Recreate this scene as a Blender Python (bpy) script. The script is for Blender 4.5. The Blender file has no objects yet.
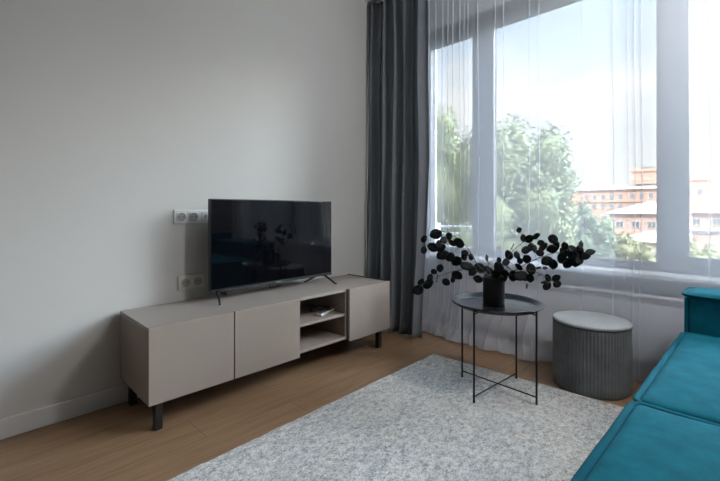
import bpy, bmesh, math, random
from math import sin, cos, pi, radians, sqrt
from mathutils import Vector, Matrix, noise
random.seed(11)
SC = bpy.context.scene
COL = SC.collection

# ------------------------------------------------------------------ helpers
def link(o, parent=None):
    COL.objects.link(o)
    if parent is not None:
        o.parent = parent
    return o

def tag(o, label=None, cat=None, group=None, kind=None):
    if label: o['label'] = label
    if cat: o['category'] = cat
    if group: o['group'] = group
    if kind: o['kind'] = kind
    return o

def thing(name, label, cat, loc=(0, 0, 0), rz=0.0, group=None):
    o = bpy.data.objects.new(name, None)
    o.empty_display_size = 0.1
    o.location = loc
    o.rotation_euler = (0, 0, rz)
    link(o)
    return tag(o, label, cat, group)

def obj(name, bm, mat, parent=None, smooth=False, loc=None, label=None, kind=None):
    me = bpy.data.meshes.new(name)
    bmesh.ops.recalc_face_normals(bm, faces=bm.faces[:]) if not bm_keep.pop(id(bm), False) else None
    bm.to_mesh(me); bm.free()
    if smooth:
        for p in me.polygons: p.use_smooth = True
        if smooth != 'all':
            try:
                me.set_sharp_from_angle(angle=radians(smooth if smooth is not True else 40))
            except Exception: pass
    me.materials.append(mat)
    o = bpy.data.objects.new(name, me)
    if loc: o.location = loc
    link(o, parent)
    if label: o['label'] = label
    if kind: o['kind'] = kind
    return o
bm_keep = {}

def keep(bm):
    bm_keep[id(bm)] = True
    return bm

def B(): return bmesh.new()

def box(bm, x0, x1, y0, y1, z0, z1, bev=0.0, seg=2, M=None):
    r = bmesh.ops.create_cube(bm, size=1.0)
    vs = r['verts']
    for v in vs:
        v.co = Vector(((x0+x1)/2 + v.co.x*(x1-x0), (y0+y1)/2 + v.co.y*(y1-y0), (z0+z1)/2 + v.co.z*(z1-z0)))
        if M is not None: v.co = M @ v.co
    if bev > 0:
        es = list({e for v in vs for e in v.link_edges})
        bmesh.ops.bevel(bm, geom=es, offset=bev, segments=seg, profile=0.5, affect='EDGES')
    return bm

def tube(bm, pts, r, n=10, cap=True, closed=False):
    """round tube along pts, r number or list"""
    pts = [Vector(p) for p in pts]
    m = len(pts)
    rs = r if isinstance(r, (list, tuple)) else [r]*m
    rings = []
    up = None
    for i, p in enumerate(pts):
        a = pts[(i-1) % m] if (closed or i > 0) else pts[i]
        b = pts[(i+1) % m] if (closed or i < m-1) else pts[i]
        t = (b-a).normalized()
        if up is None:
            up = Vector((0, 0, 1)) if abs(t.z) < 0.9 else Vector((1, 0, 0))
        s = t.cross(up).normalized()
        up = s.cross(t).normalized()
        rings.append([bm.verts.new(p + (s*cos(2*pi*k/n) + up*sin(2*pi*k/n))*rs[i]) for k in range(n)])
    rng = range(m) if closed else range(m-1)
    for i in rng:
        A, C = rings[i], rings[(i+1) % m]
        for k in range(n):
            bm.faces.new((A[k], A[(k+1) % n], C[(k+1) % n], C[k]))
    if cap and not closed:
        bm.faces.new(rings[0][::-1]); bm.faces.new(rings[-1])
    return bm

def lathe(bm, prof, n=48, c=(0, 0, 0), ripple=0.0, nr=0):
    """profile [(r,z)...] about z; closes with caps where r==0"""
    rings = []
    for (r, z) in prof:
        if r < 1e-6:
            rings.append([bm.verts.new((c[0], c[1], c[2]+z))])
        else:
            rings.append([bm.verts.new((c[0]+r*cos(2*pi*k/n), c[1]+r*sin(2*pi*k/n), c[2]+z)) for k in range(n)])
    for A, C in zip(rings, rings[1:]):
        if len(A) == 1 and len(C) == 1: continue
        for k in range(n):
            if len(A) == 1: bm.faces.new((A[0], C[(k+1) % n], C[k]))
            elif len(C) == 1: bm.faces.new((A[k], A[(k+1) % n], C[0]))
            else: bm.faces.new((A[k], A[(k+1) % n], C[(k+1) % n], C[k]))
    return bm

# ------------------------------------------------------------------ materials
def lin(c):
    c = c/255.0
    return c/12.92 if c <= 0.04045 else ((c+0.055)/1.055)**2.4

def rgb(r, g, b): return (lin(r), lin(g), lin(b), 1.0)

class NT:
    def __init__(self, name):
        self.m = bpy.data.materials.new(name); self.m.use_nodes = True
        self.t = self.m.node_tree; self.n = self.t.nodes; self.l = self.t.links
        self.p = self.n['Principled BSDF']; self.out = self.n['Material Output']
    def add(self, typ, **kw):
        n = self.n.new(typ)
        for k, v in kw.items(): setattr(n, k, v)
        return n
    def link(self, a, b): self.l.new(a, b)
    def coords(self, kind='Object', scale=(1, 1, 1), rot=(0, 0, 0)):
        tc = self.add('ShaderNodeTexCoord'); mp = self.add('ShaderNodeMapping')
        mp.inputs['Scale'].default_value = scale; mp.inputs['Rotation'].default_value = rot
        self.link(tc.outputs[kind], mp.inputs['Vector'])
        return mp.outputs['Vector']
    def noise(self, vec, scale, detail=4, rough=0.55):
        n = self.add('ShaderNodeTexNoise'); n.inputs['Scale'].default_value = scale
        n.inputs['Detail'].default_value = detail; n.inputs['Roughness'].default_value = rough
        self.link(vec, n.inputs['Vector']); return n.outputs['Fac']
    def ramp(self, fac, stops):
        r = self.add('ShaderNodeValToRGB'); cr = r.color_ramp
        while len(cr.elements) < len(stops): cr.elements.new(0.5)
        for e, (p, c) in zip(cr.elements, stops): e.position = p; e.color = c
        self.link(fac, r.inputs['Fac']); return r.outputs['Color']
    def mix(self, fac, a, b, mode='MIX'):
        m = self.add('ShaderNodeMix', data_type='RGBA', blend_type=mode)
        for s, v in ((m.inputs[0], fac), (m.inputs[6], a), (m.inputs[7], b)):
            if hasattr(v, 'node'): self.link(v, s)
            else: s.default_value = v
        return m.outputs[2]
    def bump(self, h, strength=0.2, dist=0.01):
        b = self.add('ShaderNodeBump'); b.inputs['Strength'].default_value = strength
        b.inputs['Distance'].default_value = dist
        self.link(h, b.inputs['Height']); self.link(b.outputs['Normal'], self.p.inputs['Normal'])
    def base(self, c):
        if hasattr(c, 'node'): self.link(c, self.p.inputs['Base Color'])
        else: self.p.inputs['Base Color'].default_value = c
    def set(self, **kw):
        for k, v in kw.items(): self.p.inputs[k.replace('_', ' ')].default_value = v

def simple(name, col, rough=0.5, metal=0.0, spec=0.5, var=0.06, nscale=6.0, bump=0.0, bscale=200.0):
    t = NT(name)
    v = t.coords()
    f = t.noise(v, nscale)
    a = tuple(c*(1-var) for c in col[:3])+(1,); b = tuple(min(1, c*(1+var)) for c in col[:3])+(1,)
    t.base(t.ramp(f, [(0.3, a), (0.7, b)]))
    t.set(Roughness=rough, Metallic=metal)
    t.p.inputs['Specular IOR Level'].default_value = spec
    if bump > 0: t.bump(t.noise(v, bscale, 2), bump, 0.002)
    return t.m
SKY, SUN, FILL, EXPO, ZEN, SHEER = 1.03, 5.0, 66.0, 0.22, 6.8, 0.36
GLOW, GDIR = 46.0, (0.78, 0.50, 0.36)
M = {}
M['wall'] = simple('wall_paint', (0.56, 0.55, 0.53, 1), 0.9, spec=0.2, var=0.015, nscale=1.5, bump=0.05, bscale=350)
M['wall_dark'] = simple('grey_wall_paint', (0.22, 0.22, 0.23, 1), 0.9, spec=0.2, var=0.015)
M['white_paint'] = simple('white_paint', (0.80, 0.80, 0.81, 1), 0.55, var=0.01)
M['ceiling'] = simple('ceiling_paint', (0.78, 0.77, 0.75, 1), 0.9, var=0.01)
M['baseboard'] = simple('baseboard_paint', (0.60, 0.60, 0.59, 1), 0.45, var=0.01)
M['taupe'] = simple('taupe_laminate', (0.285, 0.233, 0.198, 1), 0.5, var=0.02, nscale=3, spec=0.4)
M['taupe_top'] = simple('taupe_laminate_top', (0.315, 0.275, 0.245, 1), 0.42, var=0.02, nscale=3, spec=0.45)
M['brown_edge'] = simple('brown_edge_band', (0.045, 0.035, 0.03, 1), 0.6)
M['black_metal'] = simple('black_powder_coat', (0.012, 0.012, 0.013, 1), 0.4, spec=0.25, var=0.1)
M['tray'] = simple('black_tray_enamel', (0.010, 0.010, 0.012, 1), 0.25, spec=0.35, var=0.05)
M['leg'] = simple('black_furniture_leg', (0.010, 0.009, 0.009, 1), 0.5)
M['tv_body'] = simple('tv_plastic', (0.012, 0.012, 0.014, 1), 0.35)
M['tv_trim'] = simple('tv_metal_trim', (0.04, 0.04, 0.045, 1), 0.4, metal=0.3)
M['tv_screen'] = simple('tv_glass', (0.0025, 0.0025, 0.0035, 1), 0.04, spec=0.5, var=0.0)
M['socket'] = simple('socket_plastic', (0.72, 0.71, 0.68, 1), 0.35, var=0.01)
M['socket_b'] = simple('socket_plastic_beige', (0.64, 0.61, 0.54, 1), 0.4, var=0.01)
M['hole'] = simple('socket_hole', (0.03, 0.03, 0.03, 1), 0.6)
M['metal'] = simple('bare_steel', (0.45, 0.45, 0.45, 1), 0.3, metal=1.0)
M['frame'] = simple('grey_window_profile', (0.205, 0.21, 0.22, 1), 0.45, var=0.03)
M['shade_outer'] = simple('shade_dark_outer', (0.02, 0.021, 0.023, 1), 0.6, spec=0.2)  # outer frame ring added in dark colour so glow-lit reveals read as shade
M['sill'] = simple('white_sill', (0.80, 0.80, 0.80, 1), 0.35, var=0.01)
M['radiator'] = simple('radiator_enamel', (0.80, 0.80, 0.82, 1), 0.4, var=0.01)
M['grille'] = simple('radiator_slot', (0.25, 0.25, 0.26, 1), 0.5)
M['leaf'] = simple('dark_preserved_leaf', (0.008, 0.0095, 0.011, 1), 0.5, var=0.5, nscale=9, spec=0.14)
M['stem'] = simple('dark_stem', (0.05, 0.045, 0.04, 1), 0.7)
M['vase'] = simple('matte_black_ceramic', (0.010, 0.010, 0.012, 1), 0.5, spec=0.25)
M['remote_silver'] = simple('remote_silver', (0.55, 0.55, 0.55, 1), 0.3, metal=0.3)
M['remote_black'] = simple('remote_black', (0.015, 0.015, 0.017, 1), 0.35)
M['railing'] = simple('railing_metal', (0.55, 0.56, 0.57, 1), 0.4)

def make_floor():
    t = NT('oak_floor')
    tc = t.add('ShaderNodeTexCoord'); sep = t.add('ShaderNodeSeparateXYZ'); cmb = t.add('ShaderNodeCombineXYZ')
    t.link(tc.outputs['Object'], sep.inputs[0])
    t.link(sep.outputs['Y'], cmb.inputs['X']); t.link(sep.outputs['X'], cmb.inputs['Y'])
    br = t.add('ShaderNodeTexBrick'); br.offset = 0.37
    br.inputs['Scale'].default_value = 1.0
    br.inputs['Brick Width'].default_value = 1.22; br.inputs['Row Height'].default_value = 0.19
    br.inputs['Mortar Size'].default_value = 0.0012; br.inputs['Mortar Smooth'].default_value = 0.1; br.inputs['Bias'].default_value = 0.0
    br.inputs['Color1'].default_value = (0.30, 0.30, 0.30, 1); br.inputs['Color2'].default_value = (0.75, 0.75, 0.75, 1); br.inputs['Mortar'].default_value = (0, 0, 0, 1)
    t.link(cmb.outputs[0], br.inputs['Vector'])
    v = t.coords('Object', (11, 0.9, 11))
    g1 = t.noise(v, 2.2, 8, 0.65)
    v2 = t.coords('Object', (60, 2.5, 60)); g2 = t.noise(v2, 2.0, 4, 0.6)
    wood = t.ramp(g1, [(0.25, (0.145, 0.083, 0.043, 1)), (0.5, (0.265, 0.157, 0.088, 1)), (0.78, (0.36, 0.227, 0.134, 1))])
    wood = t.mix(0.35, wood, t.ramp(g2, [(0.3, (0.15, 0.088, 0.047, 1)), (0.7, (0.35, 0.23, 0.132, 1))]))
    tone = t.ramp(br.outputs['Color'], [(0.0, (0.45, 0.42, 0.4, 1)), (0.25, (0.88, 0.87, 0.86, 1)), (0.8, (1.08, 1.06, 1.04, 1))])
    t.base(t.mix(1.0, wood, tone, 'MULTIPLY'))
    t.set(Roughness=0.42); t.p.inputs['Specular IOR Level'].default_value = 0.4
    t.bump(g2, 0.05, 0.002)
    return t.m
M['floor'] = make_floor()

def make_rug():
    t = NT('distressed_rug')
    v = t.coords('Object', (1, 1, 1))
    big = t.noise(v, 2.6, 6, 0.7); mid = t.noise(t.coords('Object', (1, 0.6, 1)), 55, 6, 0.8)
    fine = t.noise(v, 150, 3, 0.8)
    base = t.ramp(mid, [(0.36, (0.27, 0.27, 0.275, 1)), (0.47, (0.60, 0.585, 0.56, 1)), (0.60, (0.78, 0.765, 0.73, 1))])
    blue = t.ramp(mid, [(0.38, (0.27, 0.295, 0.32, 1)), (0.58, (0.66, 0.67, 0.67, 1))])
    warm = t.ramp(t.noise(v, 3.7, 5, 0.7), [(0.52, (0, 0, 0, 1)), (0.72, (1, 1, 1, 1))])
    col = t.mix(t.ramp(big, [(0.42, (0, 0, 0, 1)), (0.6, (0.85, 0.85, 0.85, 1))]), base, blue)
    col = t.mix(t.mix(0.5, (0, 0, 0, 1), warm), col, (0.50, 0.45, 0.39, 1))
    col = t.mix(1.0, col, t.ramp(fine, [(0.34, (0.45, 0.45, 0.45, 1)), (0.5, (1, 1, 1, 1)), (0.7, (1.2, 1.2, 1.2, 1))]), 'MULTIPLY')
    t.base(col); t.set(Roughness=0.95); t.p.inputs['Specular IOR Level'].default_value = 0.1
    t.p.inputs['Sheen Weight'].default_value = 0.15
    t.bump(fine, 0.7, 0.006)
    return t.m
M['rug'] = make_rug()

def cloth(name, a, b, sheen=0.3, weave=500, bump=0.25, rough=0.9, big=6):
    t = NT(name); v = t.coords()
    f = t.noise(v, big, 5, 0.6); w = t.noise(v, weave, 2, 0.6)
    t.base(t.ramp(f, [(0.3, a), (0.7, b)])); t.set(Roughness=rough)
    t.p.inputs['Specular IOR Level'].default_value = 0.1
    t.p.inputs['Sheen Weight'].default_value = sheen; t.p.inputs['Sheen Roughness'].default_value = 0.4
    t.bump(w, bump, 0.002)
    return t.m
M['teal'] = cloth('teal_velvet', (0.002, 0.104, 0.152, 1), (0.004, 0.155, 0.218, 1), 0.03, 320, 0.3, 0.75, 16)
M['teal_dark'] = cloth('teal_velvet_piping', (0.001, 0.082, 0.122, 1), (0.002, 0.115, 0.168, 1), 0.03, 320, 0.2, 0.8)
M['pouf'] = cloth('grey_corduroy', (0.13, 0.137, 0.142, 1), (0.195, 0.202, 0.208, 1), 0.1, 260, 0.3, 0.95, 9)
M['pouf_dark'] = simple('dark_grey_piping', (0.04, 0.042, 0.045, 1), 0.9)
M['pouf_top_lit'] = cloth('grey_corduroy_top_lit', (0.32, 0.335, 0.345, 1), (0.40, 0.415, 0.425, 1), 0.3, 160, 0.4, 0.95, 9)  # same corduroy with the light on the top painted in as a paler tone
M['drape'] = cloth('charcoal_drape', (0.155, 0.17, 0.19, 1), (0.185, 0.20, 0.225, 1), 0.15, 600, 0.15, 0.9, 3)

def make_sheer():
    t = NT('white_sheer_voile')
    tr = t.add('ShaderNodeBsdfTransparent'); df = t.add('ShaderNodeBsdfDiffuse'); tl = t.add('ShaderNodeBsdfTranslucent')
    df.inputs['Color'].default_value = (0.82, 0.86, 0.96, 1); tl.inputs['Color'].default_value = (0.82, 0.86, 0.95, 1)
    tr.inputs['Color'].default_value = (1, 1, 1, 1)
    m1 = t.add('ShaderNodeMixShader'); m1.inputs[0].default_value = 0.32
    t.link(df.outputs[0], m1.inputs[1]); t.link(tl.outputs[0], m1.inputs[2])
    m2 = t.add('ShaderNodeMixShader')
    m2.inputs[0].default_value = SHEER
    t.link(tr.outputs[0], m2.inputs[1]); t.link(m1.outputs[0], m2.inputs[2])
    t.link(m2.outputs[0], t.out.inputs['Surface'])
    return t.m
M['sheer'] = make_sheer()

def make_glass():
    t = NT('window_glass')
    tr = t.add('ShaderNodeBsdfTransparent'); gl = t.add('ShaderNodeBsdfGlossy'); gl.inputs['Roughness'].default_value = 0.02
    tr.inputs['Color'].default_value = (0.96, 0.975, 0.97, 1)
    fr = t.add('ShaderNodeFresnel'); fr.inputs['IOR'].default_value = 1.3
    m = t.add('ShaderNodeMixShader')
    t.link(fr.outputs[0], m.inputs[0]); t.link(tr.outputs[0], m.inputs[1]); t.link(gl.outputs[0], m.inputs[2])
    t.link(m.outputs[0], t.out.inputs['Surface'])
    return t.m
M['glass'] = make_glass()

# ------------------------------------------------------------------ room shell
WX = -2.336       # television wall
WY = 2.93         # inner face of the window wall
CZ = 2.77         # ceiling
RX, BY = 1.05, -2.6
ox0, ox1, oz0, oz1 = -2.12, 0.98, 0.60, 2.585   # window opening

def struct(name, bm, mat, parent=None, smooth=False):
    o = obj(name, bm, mat, parent, smooth)
    o['kind'] = 'structure'
    return o

struct('floor', box(B(), WX-0.2, RX+0.2, BY-0.2, WY+0.25, -0.2, 0.0), M['floor'])
struct('ceiling', box(B(), WX-0.2, RX+0.2, BY-0.2, WY+0.25, CZ, CZ+0.25), M['ceiling'])
struct('wall_left', box(B(), WX-0.2, WX, BY-0.2, WY+0.25, 0, CZ), M['wall'])
struct('wall_right', box(B(), RX, RX+0.2, BY-0.2, WY+0.25, 0, CZ), M['wall_dark'])
struct('wall_back', box(B(), WX, RX, BY-0.2, BY, 0, CZ), M['wall_dark'])
bm = B()
box(bm, WX, RX, WY, WY+0.25, 0, oz0)
box(bm, WX, RX, WY, WY+0.25, oz1, CZ)
box(bm, WX, ox0, WY, WY+0.25, oz0, oz1)
box(bm, ox1, RX, WY, WY+0.25, oz0, oz1)
struct('wall_window', bm, M['white_paint'])
def skirting(name, x0, x1, y0, y1):
    bm = box(B(), x0, x1, y0, y1, 0, 0.088, 0.004, 2)
    return struct(name, bm, M['baseboard'])
skirting('baseboard_left', WX, WX+0.016, BY, WY)
skirting('baseboard_right', RX-0.016, RX, BY, WY)
skirting('baseboard_back', WX+0.016, RX-0.016, BY, BY+0.016)
skirting('baseboard_window', WX+0.016, RX-0.016, WY-0.016, WY)

# windows: three lights between two broad mullions
FY0, FY1, GY = 2.960, 2.985, 2.978
def window(name, x0, x1, z0, z1, gx0, gx1, gz0, gz1, sash=None):
    """frame ring around one pane; sash adds the inner moving ring"""
    w = bpy.data.objects.new(name, None); link(w); w['kind'] = 'structure'
    w.location = ((x0+x1)/2, FY0, z0)
    c = w.location
    def ring(bm, a0, a1, b0, b1, c0, c1, d0, d1, y0, y1):
        box(bm, a0, c0, y0, y1, b0, b1, 0.004); box(bm, c1, a1, y0, y1, b0, b1, 0.004)
        box(bm, c0, c1, y0, y1, b0, d0, 0.004); box(bm, c0, c1, y0, y1, d1, b1, 0.004)
    def put(nm, bm, mat):
        for v in bm.verts: v.co -= c
        o = struct(nm, bm, mat, w); return o
    bm = B()
    if sash:
        s = sash
        ring(bm, x0, x1, z0, z1, gx0-s, gx1+s, gz0-s, gz1+s, FY0, FY1)
        b2 = B(); ring(b2, gx0-s, gx1+s, gz0-s, gz1+s, gx0, gx1, gz0, gz1, FY0-0.006, FY1)
        put('window_sash', b2, M['frame'])
    else:
        ring(bm, x0, x1, z0, z1, gx0, gx1, gz0, gz1, FY0, FY1)
    put('window_frame', bm, M['frame'])
    bm = B(); ring(bm, x0, x1, z0, z1, gx0-0.004, gx1+0.004, gz0-0.004, gz1+0.004, FY1+0.0002, FY1+0.045)
    put('outer_shade_ring', bm, M['shade_outer'])
    put('glass_pane', box(B(), gx0-0.005, gx1+0.005, GY, GY+0.005, gz0-0.005, gz1+0.005), M['glass'])
    if sash:
        b3 = B(); hx = gx1+0.035 if gx1 < -1 else gx0-0.035
        box(b3, hx-0.014, hx+0.014, FY0-0.022, FY0-0.0145, 1.30, 1.37, 0.003)
        box(b3, hx-0.010, hx+0.010, FY0-0.060, FY0-0.022, 1.35, 1.365, 0.003)
        box(b3, hx-0.010, hx+0.010, FY0-0.062, FY0-0.046, 1.24, 1.365, 0.004)
        put('window_handle', b3, M['frame'])
    return w
KZ = 2.985/2.8
def zz(z): return 1+(z-1)*KZ
window('window_1', ox0, -1.528, oz0, oz1, -2.03, -1.627, zz(0.700), zz(2.348), sash=0.055)
window('window_2', -1.528, -0.345, oz0, oz1, -1.446, -0.410, zz(0.703), zz(2.351))
window('window_3', -0.345, ox1, oz0, oz1, -0.256, 0.90, zz(0.743), zz(2.33), sash=0.05)

# sill
bm = B(); box(bm, -2.0, RX-0.01, 2.815, 2.961, 0.598, 0.628, 0.006, 3)
struct('window_sill', bm, M['sill'])['label'] = 'white window sill board above the radiator'

# safety rails outside the opening lights
def rail(name, x0, x1, zs, lab):
    t = thing(name, lab, 'railing', ((x0+x1)/2, 3.12, zs[-1]))
    for z in zs:
        obj('bar', tube(B(), [(x0-(x0+x1)/2, 0, z-zs[-1]), (x1-(x0+x1)/2, 0, z-zs[-1])], 0.011), M['railing'], t, True)
    for x in (x0, x1):
        obj('bracket', box(B(), x-(x0+x1)/2-0.015, x-(x0+x1)/2+0.015, -0.09, 0.012, -0.03, zs[0]-zs[-1]+0.03, 0.003), M['railing'], t)
kz = 3.12/2.8
rail('safety_rail', -2.06, -1.60, [1-0.136*kz, 1-0.192*kz, 1-0.30*kz], 'pale barred guard rail outside the narrow left window pane')
rail('safety_rail', -0.33, 0.93, [1-0.117*kz], 'single grey guard rail bar outside the right window pane')

# ------------------------------------------------------------------ radiator
def radiator():
    t = thing('radiator', 'long white panel radiator under the window sill, seen through the sheer curtain', 'radiator', (-0.72, 2.858, 0.115))
    x0, x1 = -0.98, 0.98; h = 0.375
    bm = B(); box(bm, x0, x1, -0.05, 0.03, 0.0, h, 0.008, 3)
    obj('panel', bm, M['radiator'], t, 30)
    n = 62
    bm = B()
    for k in range(n):
        x = x0+0.03+(x1-x0-0.06)*k/(n-1)
        box(bm, x-0.008, x+0.008, -0.0515, -0.0495, 0.036, 0.046)
    obj('lower_slots', bm, M['grille'], t)
    bm = B()
    for k in range(n):
        x = x0+0.03+(x1-x0-0.06)*k/(n-1)
        box(bm, x-0.010, x+0.010, -0.0515, -0.0495, h-0.030, h-0.018)
    obj('upper_slots', bm, M['grille'], t)
    bm = B(); box(bm, x0-0.003, x1+0.003, -0.056, 0.032, h-0.004, h+0.008, 0.003)
    obj('top_grille', bm, M['radiator'], t)
    for x in (x0+0.25, x1-0.25):
        obj('wall_bracket', box(B(), x-0.02, x+0.02, 0.03, 0.071, 0.05, h-0.05), M['radiator'], t)
    bm = B(); tube(bm, [(x0+0.05, -0.01, 0.02), (x0+0.05, -0.01, -0.115)], 0.009)
    obj('pipe', bm, M['radiator'], t, True)
radiator()

# ------------------------------------------------------------------ curtains
def fold_curve(n, xa, xb, amp, nf, ph, seed):
    pts = []
    for i in range(n+1):
        t = i/n
        w = t + 0.035*sin(2*pi*t*1.7+seed)
        a = 2*pi*nf*w + ph
        env = min(1, t*10+0.2, (1-t)*12+0.15)
        x = xa+(xb-xa)*t + 0.011*env*sin(2*a)
        y = env*amp*(sin(a)*(0.75+0.35*sin(2.3*a+seed))+0.28*sin(2*a+0.6+seed))
        pts.append((x, y))
    return pts

def drape():
    t = thing('curtain', 'heavy charcoal curtain hanging in folds in the corner beside the sheer', 'curtain', (-2.0, 2.47, 0.0))
    nz, nx = 46, 220
    bm = B(); rows = []
    for j in range(nz+1):
        s = j/nz; z = 0.012+s*(2.745-0.012)
        xa = -2.3335+2.0; xb = (-1.80+0.075*min(1, s/0.5))+2.0
        amp = 0.036*(1-0.15*s) + 0.004
        c = fold_curve(nx, xa, xb, amp, 5.3, 0.5+0.25*sin(2.2*s), 0.7)
        row = []
        for i, (x, y) in enumerate(c):
            u = i/nx
            d = 0.014*noise.noise(Vector((x*7, z*1.1, 3.3)))
            slant = 0.045*(u-0.5)*(1-s)           # lower right comes forward a little
            zz_ = z
            if j == 0: zz_ = z+0.006*(1+sin(u*23))
            row.append(bm.verts.new((x+0.012*min(1, u*8)*noise.noise(Vector((z*1.3, u*5, 9))), y+d+slant, zz_)))
        rows.append(row)
    for j in range(nz):
        for i in range(nx):
            bm.faces.new((rows[j][i], rows[j][i+1], rows[j+1][i+1], rows[j+1][i]))
    o = obj('drape', bm, M['drape'], t, 'all')
    m = o.modifiers.new('thickness', 'SOLIDIFY'); m.thickness = 0.003; m.offset = 0
drape()

def track(name, y, lab, x0):
    t = thing(name, lab, 'curtain track', ((x0+1.0)/2, y, CZ))
    L = (1.0-x0)/2
    obj('rail', box(B(), -L, L, -0.014, 0.014, -0.02, 0.0, 0.002), M['frame'], t)
track('curtain_track', 2.47, 'grey ceiling track carrying the charcoal curtain', -2.33)
track('curtain_track', 2.72, 'grey ceiling track carrying the white sheer curtain', -2.33)

def sheer():
    t = thing('sheer_curtain', 'white see-through sheer curtain across the whole window', 'curtain', (-0.5, 2.735, 0.0))
    random.seed(5)
    # pleat positions along x (narrow gathered folds between flat stretches)
    pl = []
    x = -2.04
    while x < 1.0:
        pl.append((x, random.choice([0.002, 0.003, 0.004, 0.007]), random.uniform(0.006, 0.018)))
        if x < -1.62: x += random.uniform(0.03, 0.07)
        else: x += random.choice([0.03, 0.07, 0.15, 0.2, 0.26])*random.uniform(0.8, 1.2)
    # path parameterised with overlaps: each pleat goes forward, back, forward
    path = []     # (x, dy, pleat weight)
    px = -2.06
    for (cx, w, d) in pl:
        n = max(2, int((cx-w-px)/0.02))
        for k in range(n):
            path.append((px+(cx-w-px)*k/n, 0.0, 0.0, 0.0))
        for k in range(13):
            a = k/12
            path.append((cx-w+2*w*a, d*sin(pi*a)**1.2, w*1.3*sin(2*pi*a), 1.0))
        px = cx+w+0.001
    path.append((1.0, 0, 0, 0))
    nz = 56
    bm = B(); rows = []
    zs = []
    for j in range(nz+1):
        s = j/nz
        zs.append(0.006+2.742*s**1.45)
    for j, z in enumerate(zs):
        row = []
        s = z/2.75
        for (x, dy, dx, wgt) in path:
            wob = 0.016*noise.noise(Vector((x*2.2, z*0.5, 1.0)))+0.010*noise.noise(Vector((x*6.0, z*0.7, 5.0)))
            xx = x + dx*(0.55+0.45*s) + 0.030*(1-s)*noise.noise(Vector((x*3.0, z*1.2, 8.0)))
            yy = -dy*(0.45+0.55*s)+0.035 + wob*0.45
            # hem spreads over the floor towards the room
            f = max(0.0, 1-z/0.34)
            puddle = max(0.0, min(1.0, (-0.86-x)/0.12))      # only where nothing stands against it
            n1 = 0.5+0.5*noise.noise(Vector((x*5.5, 0.3, 2.0)))
            n2 = noise.noise(Vector((x*16, z*9, 4.0)))
            yy -= puddle*(f**1.6)*(0.05+0.17*n1) 
            yy += puddle*f*0.035*n2
            xx += puddle*f*0.09*noise.noise(Vector((x*7, z*6, 7.0)))
            zz_ = z
            if j < 5: zz_ = 0.006+ (z-0.006) + puddle*0.010*(0.5+0.5*n2)
            row.append(bm.verts.new((xx+0.5, yy, zz_)))
        rows.append(row)
    hemrows = [[tuple(v.co) for v in r] for r in rows[:6]]
    for j in range(nz):
        for i in range(len(path)-1):
            bm.faces.new((rows[j][i], rows[j][i+1], rows[j+1][i+1], rows[j+1][i]))
    obj('voile', bm, M['sheer'], t, 'all')
    # doubled hem along the bottom edge
    bm = B()
    H = [[bm.verts.new((p[0], p[1]-0.0015, p[2]+0.0008)) for p in r] for r in hemrows]
    for j in range(len(H)-1):
        for i in range(len(path)-1):
            bm.faces.new((H[j][i], H[j][i+1], H[j+1][i+1], H[j+1][i]))
    obj('hem', bm, M['sheer'], t, 'all')
    return t
sheer()
def sh(bm, loc):
    """move a mesh drawn in room coordinates into the frame of its thing"""
    l = Vector(loc)
    for v in bm.verts: v.co -= l
    return bm

# ------------------------------------------------------------------ television stand
def tv_stand():
    X, Y0, L, D, zt, zb = -1.876, 0.586, 1.624, 0.436, 0.481, 0.138
    loc = (X-D/2, Y0+L/2, 0)
    t = thing('tv_stand', 'long low taupe media cabinet on black legs under the television', 'tv stand', loc)
    th = 0.018; Xc = X-th            # carcass front, doors sit in front of it
    xb = X-D
    y1 = Y0+L; ya, yb_ = 0.991, 1.403; yc = 1.790
    def P(name, bm, mat, **k): return obj(name, sh(bm, loc), mat, t, **k)
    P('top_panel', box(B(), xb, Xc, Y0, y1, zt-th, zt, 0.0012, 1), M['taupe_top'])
    P('bottom_panel', box(B(), xb, Xc, Y0+th, y1-th, 0.152, 0.152+th, 0.001, 1), M['taupe'])
    P('side_panel', box(B(), xb, Xc, Y0, Y0+th, zb, zt-th-0.0005, 0.001, 1), M['taupe'])
    P('side_panel', box(B(), xb, Xc, y1-th, y1, zb, zt-th-0.0005, 0.001, 1), M['taupe'])
    P('back_panel', box(B(), xb+0.004, xb+0.012, Y0+th, y1-th, 0.17, zt-th), M['taupe'])
    for y in (ya, yb_-0.010, yc):
        P('divider', box(B(), xb+0.012, Xc, y-th/2, y+th/2, 0.17, zt-th, 0.001, 1), M['taupe'])
    P('shelf', box(B(), xb+0.012, Xc-0.004, yb_, yc-th/2, 0.306, 0.322, 0.001, 1), M['taupe'])
    for (a, b) in ((Y0, ya-0.003), (ya+0.003, yb_), (1.804, y1)):
        P('door', box(B(), Xc+0.0005, X, a, b, zb-0.001, zt+0.0005, 0.0016, 2), M['taupe'])
    P('divider_edge', box(B(), Xc, X-0.004, yc+0.001, 1.802, zb+0.014, zt-0.0005, 0.0008, 1), M['brown_edge'], label='dark brown edge beside the open shelves')
    P('end_strip', box(B(), xb+0.002, Xc-0.004, y1-0.015, y1-0.004, zt, zt+0.005, 0.001, 1), M['brown_edge'], label='dark brown strip along the right end of the top')
    for (x, y) in ((X-0.056, Y0+0.056), (X-0.056, y1-0.062), (xb+0.045, Y0+0.046), (xb+0.045, y1-0.062)):
        bm = B(); box(bm, x-0.0165, x+0.0165, y-0.0165, y+0.0165, 0.003, 0.15, 0.002, 2)
        lg = P('leg', bm, M['leg'])
        obj('foot_pad', sh(box(B(), x-0.014, x+0.014, y-0.014, y+0.014, 0, 0.004), loc), M['leg'], lg)
tv_stand()

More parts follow.
